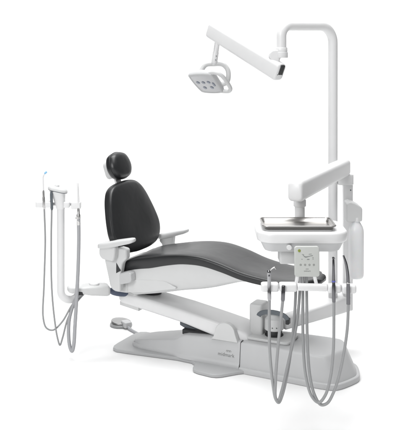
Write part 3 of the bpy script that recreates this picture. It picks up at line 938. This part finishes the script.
for x0, x1, z in ((-0.955, -0.910, 0.902), (-0.902, -0.862, 0.902), (-0.793, -0.758, 0.900), (-0.749, -0.694, 0.896)):
    bm = B()
    hz = 0.0165 if x0 < -0.76 else 0.020
    pillow_box(bm, A_(((x0 + x1) / 2, AY - 0.020, z)), EX, EY, EZ, (x1 - x0) / 2, 0.026, hz, 0.008, 0.005)
    obj('holder_clip', bm, M['white'], asst)
# arm to the chair
q0, q1 = Vector((-0.770, 5.16, 0.398)), Vector((-0.545, 5.23, 0.378))
d = q1 - q0
sx = d.normalized().cross(EZ).normalized()
rings = []
for t, hz, hw in ((-0.03, 0.008, 0.020), (0.0, 0.014, 0.034), (0.05, 0.017, 0.040), (0.35, 0.021, 0.050), (0.55, 0.028, 0.055), (0.94, 0.030, 0.055), (1.0, 0.026, 0.050), (1.02, 0.018, 0.038)):
    rings.append(frame(A_(q0 + d * t), sx, EZ, rrect(hw, hz, hz * 0.6, 5)))
sarm_o = obj('support_arm', loft(B(), rings), M['plastic'], asst, angle=50)
obj('pivot_cap', turned(B(), A_((-0.625, 5.205, 0.408)), A_((-0.625, 5.205, 0.424)), can(0.030, 0.3), 28), M['white'], sarm_o)
bm = B()
pillow_box(bm, A_((-0.705, 5.150, 0.380)), d.normalized(), sx, EZ, 0.020, 0.020, 0.010, 0.006, 0.003)
obj('hose_port', bm, M['dark'], sarm_o)
nv = spline([A_((-0.56, 5.24, 0.372)), A_((-0.53, 5.25, 0.364)), A_((-0.49, 5.28, 0.345)), A_((-0.42, 5.33, 0.330))], 8)
obj('conduit', tube(B(), nv, [0.008 + 0.014 * min(1, 2.2 * i / (len(nv) - 1)) for i in range(len(nv))], 16), M['navy'], asst)

G2 = 'suction and syringe instruments on the assistant column'
FY = AY - 0.040
t, o = hosed('blue_tipped_syringe', 'thin syringe with bright blue tip at the left end of the assistant holder', 'syringe', (-0.908, FY, 0.90),
    [at(44.2, 207.5, FY), at(45.2, 240, FY), at(44.0, 285, FY), at(43.2, 318, FY), at(46.5, 328, FY), at(53, 330, FY + 0.01), at(62, 322, FY + 0.02), at(72, 305, FY + 0.03), at(81, 293.5, FY + 0.04)], 0.0052, M['hose'], G2)
obj('syringe_body', turned(B(), at(44.2, 209, FY) - o, at(43.4, 190, FY) - o, [(0, 0.006), (0.1, 0.0078), (0.6, 0.0075), (0.65, 0.006), (0.9, 0.006), (1, 0.004)], 16), M['steel'], t)
obj('nozzle', tube(B(), [p - o for p in spline([at(43.4, 192, FY), at(43.2, 182, FY), at(43.4, 176, FY), at(45.0, 173.4, FY)], 6)], 0.0042, 10), M['white'], t)
obj('tip', turned(B(), at(44.6, 173.7, FY) - o, at(46.8, 171.7, FY) - o, can(0.0058, 0.2), 12), M['blue'], t)

t, o = hosed('suction_handpiece', 'grey saliva ejector handle hanging against the flared column head', 'suction', (-0.868, FY, 0.93),
    [at(51.8, 207, FY), at(51.2, 240, FY), at(51.6, 285, FY), at(54, 315, FY), at(57.5, 338, FY), at(60, 345, FY + 0.01), at(62.5, 338, FY + 0.02), at(68, 318, FY + 0.03), at(77, 302, FY + 0.035), at(84, 294, FY + 0.04)], 0.0052, M['hose'], G2)
obj('handle', turned(B(), at(51.9, 210, FY) - o, at(51.2, 191.5, FY) - o, [(0, 0.006), (0.1, 0.0085), (0.85, 0.0085), (0.9, 0.0075), (1, 0.006)], 16), M['slate'], t)

t, o = hosed('evacuator_handpiece', 'slim white evacuator tube on a thick pale hose at the right of the assistant holder', 'suction', (-0.716, FY, 0.90),
    [at(78.6, 217, FY), at(78.8, 240, FY), at(78.2, 265, FY), at(76.8, 295, FY), at(75.0, 325, FY), at(73.6, 346, FY), at(72.0, 351, FY + 0.005), at(70.0, 347, FY + 0.012), at(68.6, 335, FY + 0.02), at(69.5, 318, FY + 0.03), at(75, 301, FY + 0.035), at(81, 292.5, FY + 0.04)], 0.0105, M['pale_hose'], G2)
obj('suction_tube', turned(B(), at(78.4, 204, FY) - o, at(77.7, 183, FY) - o, [(0, 0.0065), (0.7, 0.0058), (0.98, 0.0055), (1, 0.004)], 16), M['white'], t)
obj('valve', turned(B(), at(78.4, 208, FY) - o, at(78.6, 225, FY) - o, [(0, 0.0075), (0.35, 0.008), (0.4, 0.0115), (0.6, 0.0115), (0.65, 0.0095), (0.95, 0.0118), (1, 0.0105)], 18), M['steel'], t)
bm = B()
pillow_box(bm, at(77.2, 218, FY - 0.008) - o, EX, EY, EZ, 0.010, 0.008, 0.007, 0.003, 0.002)
obj('valve_lever', bm, M['steel'], t)
